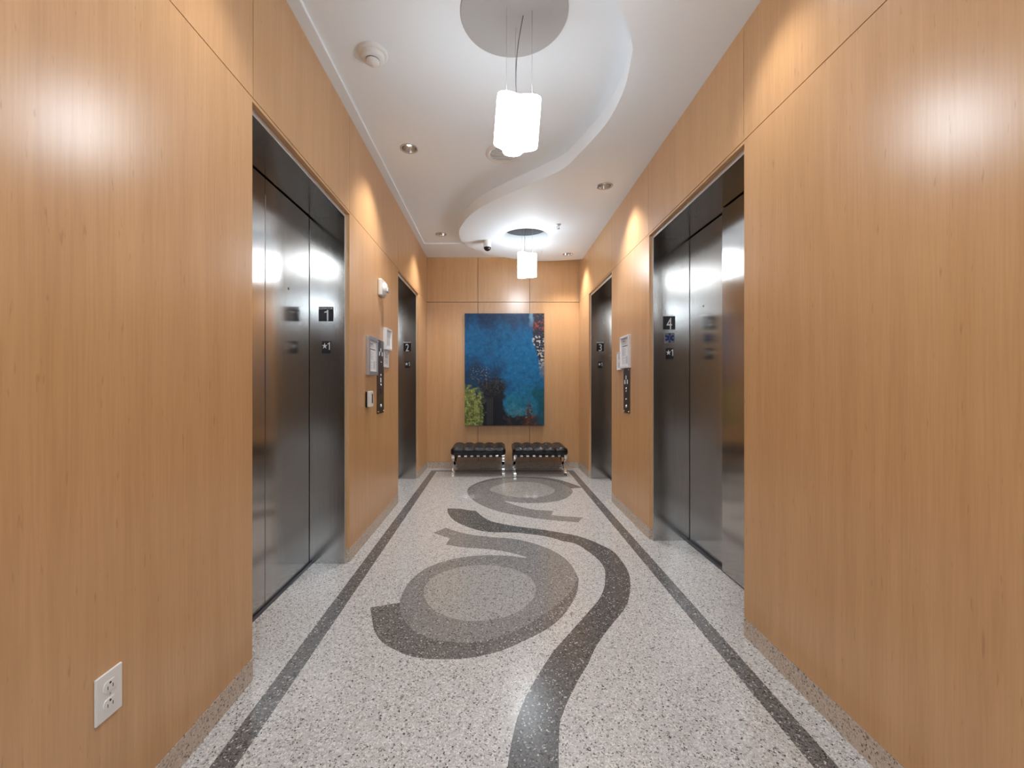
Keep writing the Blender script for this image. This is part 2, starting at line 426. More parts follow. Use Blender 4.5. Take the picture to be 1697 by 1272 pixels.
# ------------------------------------------------------------------ CEILING
down_up = [(-0.617, 2.955), (-0.613, 4.646)]
down_sof = [(0.861, 3.300), (0.868, 5.030), (0.861, 1.570), (-0.617, 1.270)]  # last two are out of view, added overhead by guess
R_CAN = 0.052
PEND_N, PEND_F, R_HOLE = (0.10, 1.883), (0.312, 4.44), 0.243
S_vis = [(1.106,5.227),(.94,5.27),(.742,5.303),(.543,5.314),(.3045,5.252),(.067,5.137),(-.1508,4.954),(-.297,4.766),(-.382,4.546),(-.383,4.310),(-.3326,4.098),(-.241,3.871),(-.090,3.643),(.133,3.402),(.328,3.21),(.4897,3.0306),(.562,2.8516),(.6287,2.645),(.6727,2.456),(.6826,2.2216),(.656,2.030),(.6265,1.917)]
S_hid = [(.54,1.78),(.42,1.66),(.233,1.543),(-.0045,1.428),(-.243,1.366),(-.442,1.377),(-.64,1.41),(-.806,1.453),(-.93,1.49)]
S_curve = spline(S_vis + S_hid, 8)
S_curve[0] = (XR+0.01, S_curve[0][1])
def plate(bm, outer, holes, z, mi=0):
    rv, rf = cdt_faces([outer] + holes)
    vs = [bm.verts.new((v.x, v.y, z)) for v in rv]
    for f in rf:
        c = (sum(rv[i].x for i in f)/len(f), sum(rv[i].y for i in f)/len(f))
        if inside(c, outer) and not any(inside(c, h) for h in holes):
            fc = bm.faces.new([vs[i] for i in f]); fc.material_index = mi; fc.normal_update()
            if fc.normal.z > 0: fc.normal_flip()
    for v in vs:
        if not v.link_faces: bm.verts.remove(v)
def wall_strip(bm, loop, z0, z1, closed=True):
    a = [bm.verts.new((p[0], p[1], z0)) for p in loop]; b = [bm.verts.new((p[0], p[1], z1)) for p in loop]
    n = len(a)
    for i in range(n if closed else n-1):
        f = bm.faces.new((a[i], a[(i+1) % n], b[(i+1) % n], b[i])); f.smooth = True
bm = bmesh.new()
up_holes = [circle(x, y, R_CAN, 32) for x, y in down_up]
plate(bm, [(XL-0.02, Y_OPEN), (XR+0.02, Y_OPEN), (XR+0.02, YB+0.02), (XL-0.02, YB+0.02)], up_holes, Z_UP)
add_box(bm, -3.3, 3.3, -7.1, YB+0.2, 2.98, 3.05)                      # slab above
add_box(bm, -3.3, 3.3, -7.1, Y_OPEN-0.001, Z_UP, 2.80)                # lobby ceiling behind the camera
struct('ceiling', bm, M['white'], 'smooth white upper ceiling beside the curved dropped ceiling', 'ceiling', recalc=False)

bm = bmesh.new()
sof = S_curve + [(XL-0.02, 1.49), (XL-0.02, Y_OPEN), (XR+0.01, Y_OPEN)]
sof[-4] = (XL-0.02, 1.491)
sof = S_curve[:-1] + [(XL-0.02, 1.49), (XL-0.02, Y_OPEN), (XR+0.01, Y_OPEN)]
sh = [circle(x, y, R_CAN, 32) for x, y in down_sof]
ph = circle(*PEND_F, R_HOLE, 64)
plate(bm, sof, sh + [ph], Z_SOF)
wall_strip(bm, sof, Z_SOF, Z_UP+0.003)
wall_strip(bm, ph, Z_SOF, Z_UP)
struct('ceiling_soffit', bm, M['white'], 'white dropped ceiling with an S curved edge and a round opening', 'ceiling', recalc=False)

bm = bmesh.new()
add_box(bm, XL-0.01, XL+0.060, 1.40, 4.93, Z_TRIM, Z_UP+0.005, 0.004)
struct('trim_1', bm, M['white'], 'narrow white ceiling trim along the left wall', 'trim')
bm = bmesh.new()
add_box(bm, XL-0.01, 0.60, 4.9301, YB+0.01, Z_TRIM, Z_UP+0.005, 0.004)
struct('trim_2', bm, M['white'], 'narrow white ceiling trim along the end wall', 'trim')

# lobby behind the camera that the hall opens to
bm = bmesh.new()
add_box(bm, -3.3, -3.2, -7.0, Y_OPEN, 0, 2.80)
add_box(bm, 3.2, 3.3, -7.0, Y_OPEN, 0, 2.80)
add_box(bm, -3.3, 3.3, -7.1, -7.0, 0, 2.80)
add_box(bm, -3.3, XL-0.345, Y_OPEN-0.05, Y_OPEN, 0, 2.98)
add_box(bm, XR+0.345, 3.3, Y_OPEN-0.05, Y_OPEN, 0, 2.98)
struct('wall_front', bm, M['lobby_wall'], 'plain dim walls of the lobby behind the camera', 'wall')
lobby_labels = ['unseen lobby ceiling lamp added to the left behind the camera', 'unseen lobby ceiling lamp added to the right behind the camera']
for i, x in enumerate((-1.1, 1.25)):  # unseen lamps, added to send light in from behind the camera
    t = thing('added_ceiling_lamp', (x, -3.6, Z_UP), lobby_labels[i], 'added ceiling light', 'added lobby ceiling lamps')
    bm = bmesh.new(); add_box(bm, x-0.33, x+0.33, -4.23, -2.97, Z_UP-0.05, Z_UP, 0.006); obj('housing', bm, M['white'], t)
    bm = bmesh.new(); add_box(bm, x-0.30, x+0.30, -4.2, -3.0, Z_UP-0.056, Z_UP-0.0495); obj('diffuser', bm, M['added_lobby_lamp'], t)

# ------------------------------------------------------------------ LIFT ENTRANCES
lift_label = {1: 'stainless steel elevator entrance nearest on the left with closed doors',
              2: 'stainless steel elevator entrance at the far end of the left wall',
              3: 'stainless steel elevator entrance at the far end of the right wall',
              4: 'stainless steel elevator entrance nearest on the right with stepped door leaves'}
for n, (side, d0, d1) in lifts.items():
    x, s = XS[side]
    e = bpy.data.objects.new('door_%d' % n, None); C.objects.link(e)
    e.location = (x, (d0+d1)/2, 0); e.empty_display_size = 0.1
    tag(e, lift_label[n], 'elevator door', None, 'structure')
    deep = abs(DOORX[n]) - abs(x)                  # how far the doors sit behind the wood face
    top = HEAD - LIP
    for a, b in ((d0-LIP, d0), (d1, d1+LIP)):
        bm = bmesh.new(); wbox(bm, side, a, b, -deep-0.06, -0.0225, 0.0, HEAD); obj('jamb', bm, M['steel'], e)
        bm = bmesh.new(); wbox(bm, side, a, b, -0.0224, -0.0205, 0.0, HEAD, 0.0006); obj('jamb_edge', bm, M['steel_lip'], e)
    bm = bmesh.new(); wbox(bm, side, d0, d1, -deep-0.06, -0.0225, top, HEAD); obj('header', bm, M['steel'], e)
    bm = bmesh.new(); wbox(bm, side, d0, d1, -0.0224, -0.0205, top, HEAD, 0.0006); obj('header_edge', bm, M['steel_lip'], e)
    bm = bmesh.new(); wbox(bm, side, d0, d1, -deep-0.055, -deep+0.02, 0.0, 0.004); obj('sill', bm, M['sill'], e)
    mid = (d0+d1)/2 if n != 4 else 2.44
    if n in (3, 4):      # two-speed leaves, the near one stands proud
        la = [(d0-0.02, mid-0.001, -deep-0.008, -deep+0.026), (mid-0.05, d1+0.02, -deep-0.045, -deep-0.010)]
    else:
        la = [(d0-0.02, mid-0.0022, -deep-0.035, -deep), (mid+0.0022, d1+0.02, -deep-0.035, -deep)]
    for i, (a, b, o0, o1) in enumerate(la):
        a2, b2 = max(a, d0+0.003), min(b, d1-0.006)
        bm = bmesh.new(); wbox(bm, side, a2, b2, o0, o1, 0.008, top-0.007, 0.002)
        lf = obj('door_leaf', bm, M['steel'], e)
        if i == 1:
            dk = {1: (2.293, 1.625), 2: (4.55, 1.62), 3: (4.60, 1.62), 4: (2.73, 1.61)}[n]
            bm = bmesh.new()
            add_lathe(bm, [(0.0001, 0.0012), (0.006, 0.001), (0.0075, -0.001), (0.0075, -0.004)], (x+s*o1, dk[0], dk[1]), 'x' , 16)
            if s < 0:
                bmesh.ops.scale(bm, vec=(-1, 1, 1), space=Matrix.Translation((-(x+s*o1), 0, 0)), verts=bm.verts[:])
            obj('keyhole', bm, M['black'], lf)
    bm = bmesh.new(); wbox(bm, side, d0-LIP, d1+LIP, -deep-0.075, -deep-0.061, 0.0, HEAD); obj('shaft_cover', bm, M['black'], e)

# ------------------------------------------------------------------ NUMBER PLATES on the jambs
def text_mesh(s, size, sx=1.0, bold=0.0, ext=0.0006):
    cu = bpy.data.curves.new('txt', 'FONT'); cu.body = s; cu.size = size; cu.align_x = 'CENTER'; cu.align_y = 'CENTER'
    cu.extrude = ext; cu.offset = bold; cu.resolution_u = 3
    o = bpy.data.objects.new('txt', cu); C.objects.link(o)
    bpy.context.view_layer.update()
    me = bpy.data.meshes.new_from_object(o.evaluated_get(bpy.context.evaluated_depsgraph_get()))
    bpy.data.objects.remove(o); bpy.data.curves.remove(cu)
    xs = [v.co.x for v in me.vertices]; ys = [v.co.y for v in me.vertices]
    me.transform(Matrix.Translation((-(min(xs)+max(xs))/2, -(min(ys)+max(ys))/2, 0)))
    me.transform(Matrix.Diagonal((sx, 1, 1, 1)))
    return me, (max(xs)-min(xs))*sx, max(ys)-min(ys)
def facing_camera(me, x, y, z):          # stand the x-y text up so that it faces -Y
    me.transform(Matrix.Translation((x, y, z)) @ Matrix.Rotation(PI/2, 4, 'X')); return me
def put_text(name, s, w, h, x, y, z, mat, parent, bold=0.0):
    me, tw, th = text_mesh(s, 0.1, 1.0, bold)
    me.transform(Matrix.Diagonal((w/tw, h/th, 1, 1)))
    facing_camera(me, x, y, z); me.materials.clear(); me.materials.append(mat)
    me.name = name
    return obj(name, me, mat, parent)
def put_one(w, h, x, y, z, mat, parent):
    k = w*0.36; bm = bmesh.new()
    pts = [(w/2-k, -h/2), (w/2, -h/2), (w/2, h/2), (w/2-k*0.8, h/2), (w/2-k*1.1, h*0.40), (-w/2, h*0.33), (-w/2, h*0.245), (w/2-k, h*0.27)]
    add_prism(bm, pts, lambda p, q: (x+p, y-0.0006, z+q), lambda p, q: (x+p, y+0.0006, z+q))
    return obj('numeral', bm, mat, parent)
def px(xp, yp, d): return ((xp-822)*d/F, EYE+(636-yp)*d/F)
def rect_plate(name, n, x0, x1, y0, y1, mat, label, group, bev=0.0012):
    d = lifts[n][2]
    a, zt = px(x0, y0, d); b, zb = px(x1, y1, d)
    t = thing(name, ((a+b)/2, d-0.002, zb), label, 'sign', group)
    bm = bmesh.new(); add_box(bm, a, b, d-0.003, d+0.0004, zb, zt, bev); obj('backplate', bm, mat, t)
    return t, a, b, zb, zt, d
def star_pts(r, ri, n=5):
    return [((r if k % 2 == 0 else ri)*math.cos(PI/2+k*PI/n), (r if k % 2 == 0 else ri)*math.sin(PI/2+k*PI/n)) for k in range(2*n)]
plates = {1: (528.3, 552.6, 508.2, 532.2, 533.7, 548.2, 565.0, 585.6),
          2: (668.8, 681.2, 568.0, 582.0, 671.0, 679.8, 598.6, 609.4),
          3: (988.8, 1000.6, 568.3, 581.8, 990.9, 998.6, 599.2, 609.6),
          4: (1098.7, 1118.8, 523.8, 545.8, 1103.2, 1116.2, 576.8, 595.0)}
for n, (x0, x1, y0, y1, u0, u1, v0, v1) in plates.items():
    where = {1: 'on the near left elevator jamb', 2: 'on the far left elevator jamb', 3: 'on the far right elevator jamb', 4: 'on the near right elevator jamb'}[n]
    t, a, b, zb, zt, d = rect_plate('number_plate', n, x0, x1, y0, y1, M['plate'], 'black plate with white numeral %d %s' % (n, where), 'elevator number plates')
    w, h = b-a, zt-zb
    big = 0.78 if n == 1 else 0.86
    put_one(w*0.27, h*0.76, (a+b)/2+w*0.03, d-0.0036, zb+h*0.40, M['letter'], t) if n == 1 else put_text('numeral', str(n), w*(0.27 if n == 1 else 0.44), h*big, (a+b)/2, d-0.0036, zb+h*(big/2+0.02), M['letter'], t, 0.0)
    zl = zt-h*0.11 if n == 1 else zt+h*0.07
    put_text('lettering', 'ELEVATOR', w*0.96, h*0.14, (a+b)/2, d-0.0036 if n == 1 else d-0.0012, zl, M['letter'], t)
    t, a, b, zb, zt, d = rect_plate('floor_plate', n, u0, u1, v0, v1, M['plate'], 'small black plate with a star and 1 %s' % where, 'floor level plates')
    w, h = b-a, zt-zb
    zc = zb+h*0.60
    bm = bmesh.new(); cx = a+w*0.33; r = w*0.29
    add_prism(bm, [(p[0], p[1]*1.15) for p in star_pts(r*1.12, r*0.40)], lambda p, q: (cx+p, d-0.0042, zc+q), lambda p, q: (cx+p, d-0.0028, zc+q)); obj('star', bm, M['letter'], t)
    put_one(w*0.27, h*0.60, a+w*0.78, d-0.0036, zc, M['letter'], t)
# the blue six-armed medical emblem of lift 4
t, a, b, zb, zt, d = rect_plate('emblem_plate', 4, 1101.0, 1117.6, 551.6, 568.2, M['blue_grey'], 'square plate with a blue six-armed medical star on the near right elevator jamb', None)
cx, cz, R = (a+b)/2, (zb+zt)/2, (b-a)*0.47
bm = bmesh.new()
for k in range(3):
    an = k*PI/3; hw = R*0.22
    cs, sn = math.cos(an), math.sin(an)
    pts = [(-hw, -R), (hw, -R), (hw, R), (-hw, R)]
    add_prism(bm, [(p*cs-q*sn, p*sn+q*cs) for p, q in pts], lambda p, q: (cx+p, d-0.0040-0.0001*k, cz+q), lambda p, q: (cx+p, d-0.0028, cz+q))
obj('star', bm, M['blue'], t)
bm = bmesh.new(); add_box(bm, cx-R*0.03, cx+R*0.03, d-0.0050, d-0.0041, cz-R*0.8, cz+R*0.8)
sp = [(cx+R*0.16*math.sin(q*1.1), d-0.0048, cz-R*0.6+q*R*0.11) for q in range(12)]
add_tube(bm, sp, R*0.02, 6); obj('staff', bm, M['blue_grey'], t)

# ------------------------------------------------------------------ WALL FITTINGS
def framed(name, side, d0, d1, z0, z1, depth, border, label, frame_mat, lines, header=True, group=None, paper=True, glass=None):
    x, s = XS[side]
    t = thing(name, (x, (d0+d1)/2, z0), label, 'sign', group)
    bm = bmesh.new()
    for a, b, c, e in ((d0, d1, z0, z0+border), (d0, d1, z1-border, z1), (d0, d0+border, z0+border, z1-border), (d1-border, d1, z0+border, z1-border)):
        wbox(bm, side, a, b, 0.0, depth, c, e, 0.0015)
    wbox(bm, side, d0+0.002, d1-0.002, 0.0, depth*0.5, z0+0.002, z1-0.002)
    obj('frame', bm, frame_mat, t)
    bm = bmesh.new(); wbox(bm, side, d0+border, d1-border, depth*0.5, depth*0.56, z0+border, z1-border); p = obj('paper', bm, M['paper'], t)
    bm = bmesh.new(); bp = bmesh.new()
    w = d1-d0-2*border; h = z1-z0-2*border
    for (u0, u1, v0, v1, dark) in lines:
        wbox(bm if dark else bp, side, d0+border+w*u0, d0+border+w*u1, depth*0.56, depth*0.56+0.0006, z1-border-h*v1, z1-border-h*v0)
    if bm.faces: obj('print', bm, M['print'], p)
    if bp.faces: obj('print', bp, M['print_pale'], p)
    return t
lines_cert = [(0.10, 0.90, 0.02, 0.075, 0), (0.15, 0.55, 0.10, 0.125, 1), (0.15, 0.7, 0.15, 0.17, 0), (0.15, 0.65, 0.19, 0.21, 0), (0.12, 0.88, 0.275, 0.305, 1)]
lines_cert += [(0.1, 0.42+0.3*((k*37) % 10)/10, 0.36+0.035*k, 0.375+0.035*k, 0) for k in range(8)]
lines_cert += [(0.62, 0.9, 0.66, 0.92, 0), (0.1, 0.5, 0.70, 0.72, 0), (0.1, 0.45, 0.80, 0.815, 0), (0.1, 0.48, 0.88, 0.895, 0)]
framed('framed_notice', 'L', 2.905, 3.125, 1.165, 1.440, 0.022, 0.026, 'silver framed printed notice left of the long button panel', M['frame'], lines_cert)
lines_b = [(0.1, 0.9, 0.03, 0.09, 0)] + [(0.15, 0.85, 0.16+0.07*k, 0.175+0.07*k, 0) for k in range(10)]
framed('framed_notice', 'L', 3.335, 3.515, 1.378, 1.553, 0.030, 0.014, 'pale framed notice above a printed sheet beside the left button panel', M['frame_white'], lines_b)
framed('paper_sign', 'L', 3.335, 3.500, 1.236, 1.376, 0.008, 0.007, 'small printed sheet directly under the pale left frame', M['frame_white'], [(0.2, 0.8, 0.10, 0.45, 0), (0.2, 0.8, 0.6, 0.63, 0), (0.2, 0.7, 0.7, 0.73, 0), (0.2, 0.75, 0.8, 0.83, 0)])
framed('framed_notice', 'R', 3.345, 3.575, 1.232, 1.500, 0.024, 0.017, 'white framed printed notice on the right wall above the button panel',
       M['frame_white'], [(1-b, 1-a, c, e, k) for a, b, c, e, k in lines_cert])
framed('paper_sign', 'R', 3.580, 3.715, 1.222, 1.378, 0.008, 0.006, 'small two part printed sheet behind the white frame on the right wall', M['frame_white'],
       [(0.2, 0.8, 0.10, 0.40, 0), (0.05, 0.95, 0.49, 0.51, 0), (0.2, 0.8, 0.58, 0.88, 0)])

def button_panel(side, d0, d1, z0, z1, marks, label):
    x, s = XS[side]
    t = thing('button_panel', (x, (d0+d1)/2, z0), label, 'elevator button panel', 'elevator button panels')
    bm = bmesh.new(); wbox(bm, side, d0, d1, 0, 0.006, z0, z1, 0.0015); obj('faceplate', bm, M['steel_dark'], t)
    for kind, u, v, r in marks:
        dd, zz = d0+(d1-d0)*u, z0+(z1-z0)*v
        bm = bmesh.new()
        if kind in ('button', 'screw', 'indicator', 'key_switch'):
            add_lathe(bm, [(r, 0.0), (r, 0.004), (r*0.8, 0.006), (0.0001, 0.0065)], (0, dd, zz), 'x', 20)
            bmesh.ops.scale(bm, vec=(s, 1, 1), verts=bm.verts[:]); bmesh.ops.translate(bm, vec=(x+s*0.0058, 0, 0), verts=bm.verts[:])
            obj(kind, bm, {'button': M['letter'], 'screw': M['chrome'], 'indicator': M['letter'], 'key_switch': M['chrome']}[kind], t)
        elif kind == 'emblem':       # the small slanted figures engraved in the plate
            wbox(bm, side, dd-r*0.95, dd+r*0.95, 0.0055, 0.0075, zz-r*1.25, zz+r*1.25, 0.0003); obj('emblem', bm, M['letter'], t)
        elif kind == 'slot':
            wbox(bm, side, dd-r, dd+r, 0.0055, 0.0066, zz-r*0.9, zz+r*0.9); obj('slot', bm, M['black'], t)
screws = [('screw', u, v, 0.005) for u in (0.09, 0.91) for v in (0.03, 0.97)]
button_panel('L', 3.160, 3.345, 0.872, 1.440, screws + [('emblem', 0.5, 0.865, 0.011), ('emblem', 0.30, 0.815, 0.012), ('emblem', 0.70, 0.815, 0.012), ('key_switch', 0.5, 0.525, 0.008),
      ('emblem', 0.5, 0.455, 0.014), ('key_switch', 0.5, 0.39, 0.008), ('slot', 0.5, 0.305, 0.022), ('button', 0.5, 0.105, 0.012), ('screw', 0.5, 0.70, 0.004)],
      'tall bronze toned elevator button panel on the left wall')
button_panel('R', 3.365, 3.525, 0.862, 1.228, screws + [('emblem', 0.55, 0.80, 0.012), ('emblem', 0.34, 0.70, 0.014), ('emblem', 0.74, 0.70, 0.014), ('key_switch', 0.5, 0.55, 0.007),
      ('key_switch', 0.5, 0.49, 0.007), ('indicator', 0.5, 0.31, 0.006), ('button', 0.5, 0.15, 0.012)],
      'short bronze toned elevator button panel on the right wall')
# card reader
x, s = XS['L']
t = thing('card_reader', (x, 2.925, 0.945), 'small white card reader with a dark slot below the left framed notice', 'card reader')
bm = bmesh.new(); wbox(bm, 'L', 2.885, 2.965, 0, 0.012, 0.937, 1.046, 0.003); obj('mount', bm, M['dark_plastic'], t)
bm = bmesh.new(); wbox(bm, 'L', 2.888, 2.962, 0.012, 0.034, 0.940, 1.050, 0.004); obj('housing', bm, M['plastic'], t)
bm = bmesh.new(); wbox(bm, 'L', 2.925, 2.945, 0.0338, 0.0352, 0.965, 1.030, 0.0004); obj('slot', bm, M['dark_plastic'], t)
# alarm strobe
t = thing('alarm_strobe', (x, 3.26, 1.78), 'white alarm strobe high on the left wall between the elevators', 'alarm strobe')
bm = bmesh.new(); wbox(bm, 'L', 3.190, 3.320, 0, 0.030, 1.782, 1.912, 0.008); obj('housing', bm, M['ivory'], t)
bm = bmesh.new()
add_lathe(bm, [(0.052, 0.0), (0.052, 0.012), (0.044, 0.024), (0.02, 0.029), (0.0001, 0.030)], (x+0.024, 3.262, 1.842), 'x', 28); obj('front_cover', bm, M['plastic'], t)
bm = bmesh.new(); wbox(bm, 'L', 3.225, 3.285, 0.050, 0.068, 1.815, 1.850, 0.006); lens = obj('lens', bm, M['clear'], t)
bm = bmesh.new(); add_tube(bm, [(x+0.064, 3.24, 1.822), (x+0.0705, 3.255, 1.833), (x+0.064, 3.27, 1.845)], 0.003, 8); obj('flash_tube', bm, M['print'], lens)
# wall socket
t = thing('wall_socket', (x, 0.970, 0.325), 'white double wall socket low on the left panelling', 'wall socket')
bm = bmesh.new(); wbox(bm, 'L', 0.937, 1.0035, 0, 0.006, 0.325, 0.432, 0.0022); obj('cover_plate', bm, M['plastic'], t)
for zc in (0.358, 0.399):
    bm = bmesh.new()
    pts = [(0.0165*math.cos(a), max(-0.0125, min(0.0125, 0.0165*math.sin(a)))) for a in [2*PI*k/36 for k in range(36)]]
    add_prism(bm, pts, lambda p, q: (x+0.0058, 0.970+p, zc+q), lambda p, q: (x+0.0078, 0.970+p, zc+q)); so = obj('outlet', bm, M['plastic'], t)
    for kind in (0, 1, 2):
        bm = bmesh.new()
        if kind < 2:
            wbox(bm, 'L', 0.970+(-0.0072, 0.0056)[kind], 0.970+(-0.0056, 0.0072)[kind], 0.0076, 0.0081, zc-0.007, zc+0.001)
        else:
            add_lathe(bm, [(0.0026, 0), (0.0026, 0.0004), (0.0001, 0.0004)], (x+0.0077, 0.970, zc+0.0068), 'x', 12)
        obj('slot', bm, M['black'], so)
bm = bmesh.new(); add_lathe(bm, [(0.003, 0), (0.003, 0.0008), (0.0001, 0.0011)], (x+0.0058, 0.970, 0.3785), 'x', 14); obj('screw', bm, M['grey_metal'], t)

# ------------------------------------------------------------------ CEILING FITTINGS
def downlight(x, y, z, label):
    t = thing('downlight', (x, y, z), label, 'downlight', 'recessed downlights')
    bm = bmesh.new()
    add_lathe(bm, [(0.051, 0.004), (0.051, -0.002), (0.056, -0.004), (0.063, -0.003), (0.064, 0.0), (0.064, 0.001)], (x, y, z), 'z', 48); obj('trim_ring', bm, M['grey_metal'], t)
    bm = bmesh.new()
    prof = [(0.0505, -0.001)] + [(0.0505-0.022*k/10, 0.010*k) for k in range(1, 11)] + [(0.0001, 0.105)]
    add_lathe(bm, prof, (x, y, z), 'z', 48); obj('reflector', bm, M['reflector'], t)
    bm = bmesh.new()
    add_lathe(bm, [(0.0001, 0.045), (0.010, 0.047), (0.016, 0.055), (0.017, 0.066), (0.012, 0.082), (0.012, 0.098)], (x, y, z), 'z', 24); obj('bulb', bm, M['bulb'], t)
    return t
dl = None
spots = [(*down_up[0], Z_UP, 'recessed downlight in the upper ceiling nearer the camera, above the left wall'),
         (*down_up[1], Z_UP, 'recessed downlight in the upper ceiling near the far left corner'),
         (*down_sof[0], Z_SOF, 'recessed downlight in the dropped ceiling nearer the camera, on the right'),
         (*down_sof[1], Z_SOF, 'recessed downlight in the dropped ceiling at the far right corner'),
         (*down_sof[2], Z_SOF, 'unseen added downlight recessed in the dropped ceiling high above the nearest right lift jamb'),
         (*down_sof[3], Z_SOF, 'unseen added downlight recessed in the dropped ceiling high above the nearest left wall panel')]
proto = downlight(*spots[0])
for sx, sy, sz, lab in spots[1:]:
    dup(proto, (sx, sy, sz), lab)
for k, (sx, sy, sz, lab) in enumerate(spots):
    ld = bpy.data.lights.new('downlight_beam', 'SPOT'); ld.energy = 30 if k < 4 else 10; ld.color = (0.98, 0.95, 0.92)
    ld.spot_size = math.radians(104); ld.spot_blend = 0.9 if k < 4 else 1.0; ld.shadow_soft_size = 0.05
    lo = bpy.data.objects.new('downlight_beam', ld); C.objects.link(lo); lo.location = (sx, sy, sz-0.006)

# smoke detector
x, y = -0.622, 2.10
t = thing('smoke_detector', (x, y, Z_UP), 'round white smoke detector on the upper ceiling near the left wall', 'smoke detector')
bm = bmesh.new(); add_lathe(bm, [(0.074, 0.0), (0.074, -0.010), (0.070, -0.014), (0.058, -0.016)], (x, y, Z_UP), 'z', 48); obj('base', bm, M['plastic'], t)
bm = bmesh.new(); add_lathe(bm, [(0.058, -0.014), (0.056, -0.030), (0.050, -0.036), (0.034, -0.038)], (x, y, Z_UP), 'z', 48); obj('housing', bm, M['plastic'], t)
bm = bmesh.new(); add_lathe(bm, [(0.034, -0.036), (0.033, -0.048), (0.026, -0.056), (0.0001, -0.058)], (x, y, Z_UP), 'z', 40)
hd = obj('sensor_head', bm, M['plastic'], t)
bm = bmesh.new(); add_lathe(bm, [(0.0344, -0.040), (0.0344, -0.044)], (x, y, Z_UP), 'z', 40); obj('vent_slot', bm, M['cord'], hd)
# round air vent
x, y = 0.052, 3.016
t = thing('air_vent', (x, y, Z_UP), 'round slatted white air vent on the upper ceiling behind the near pendant', 'air vent')
bm = bmesh.new(); add_lathe(bm, [(0.128, 0.0), (0.128, -0.006), (0.120, -0.012), (0.104, -0.014), (0.094, -0.010), (0.092, -0.002)], (x, y, Z_UP), 'z', 56); obj('rim', bm, M['plastic'], t)
bm = bmesh.new(); add_lathe(bm, [(0.093, -0.001), (0.0001, -0.001)], (x, y, Z_UP), 'z', 48); obj('back_plate', bm, M['cord'], t)
for k in range(9):
    yy = -0.080+0.02*k; hw = math.sqrt(0.0925**2-yy*yy)
    bm = bmesh.new(); add_box(bm, x-hw, x+hw, y+yy-0.0055, y+yy+0.0055, Z_UP-0.009, Z_UP-0.005, 0.0008); obj('slat', bm, M['plastic'], t)
# dome camera
x, y = -0.095, 4.565
t = thing('dome_camera', (x, y, Z_SOF), 'small dark dome security camera under the dropped ceiling', 'security camera')
bm = bmesh.new(); add_lathe(bm, [(0.050, 0.0), (0.050, -0.008), (0.044, -0.014), (0.040, -0.050), (0.044, -0.066), (0.046, -0.072), (0.036, -0.074)], (x, y, Z_SOF), 'z', 40); obj('housing', bm, M['plastic'], t)
bm = bmesh.new(); add_lathe(bm, [(0.040, -0.068)] + [(0.040*math.cos(a), -0.072-0.040*math.sin(a)) for a in [k*PI/2/10 for k in range(11)]], (x, y, Z_SOF), 'z', 40); obj('dome', bm, M['dark_plastic'], t)
# sprinklers
def sprinkler(x, y, z, label, cat):
    t = thing('sprinkler_head', (x, y, z), label, cat, None)
    bm = bmesh.new(); add_lathe(bm, [(0.026, 0.0), (0.026, -0.003), (0.010, -0.006), (0.008, -0.014), (0.0001, -0.014)], (x, y, z), 'z', 24); obj('escutcheon', bm, M['plastic'], t)
    bm = bmesh.new()
    for sg in (-1, 1): add_tube(bm, [(x, y, z-0.012), (x+sg*0.011, y, z-0.020), (x+sg*0.009, y, z-0.032), (x, y, z-0.040)], 0.0022, 8)
    obj('yoke', bm, M['grey_metal'], t)
    bm = bmesh.new(); add_lathe(bm, [(0.0001, -0.039), (0.015, -0.040), (0.016, -0.042), (0.0001, -0.042)], (x, y, z), 'z', 20); obj('deflector', bm, M['grey_metal'], t)
sprinkler(0.612, 4.098, Z_SOF, 'small sprinkler head under the dropped ceiling right of the far pendant', 'sprinkler')
x, y = 0.532, 4.895
bm = bmesh.new(); add_tube(bm, [(x, y, Z_SOF+0.001), (x, y, Z_SOF-0.006), (x+0.006, y, Z_SOF-0.016), (x+0.006, y, Z_SOF-0.028), (x-0.002, y, Z_SOF-0.036), (x-0.010, y, Z_SOF-0.033)], 0.003, 8)
tag(obj('ceiling_hook', bm, M['grey_metal']), 'tiny metal hook under the dropped ceiling beyond the far pendant', 'hook')

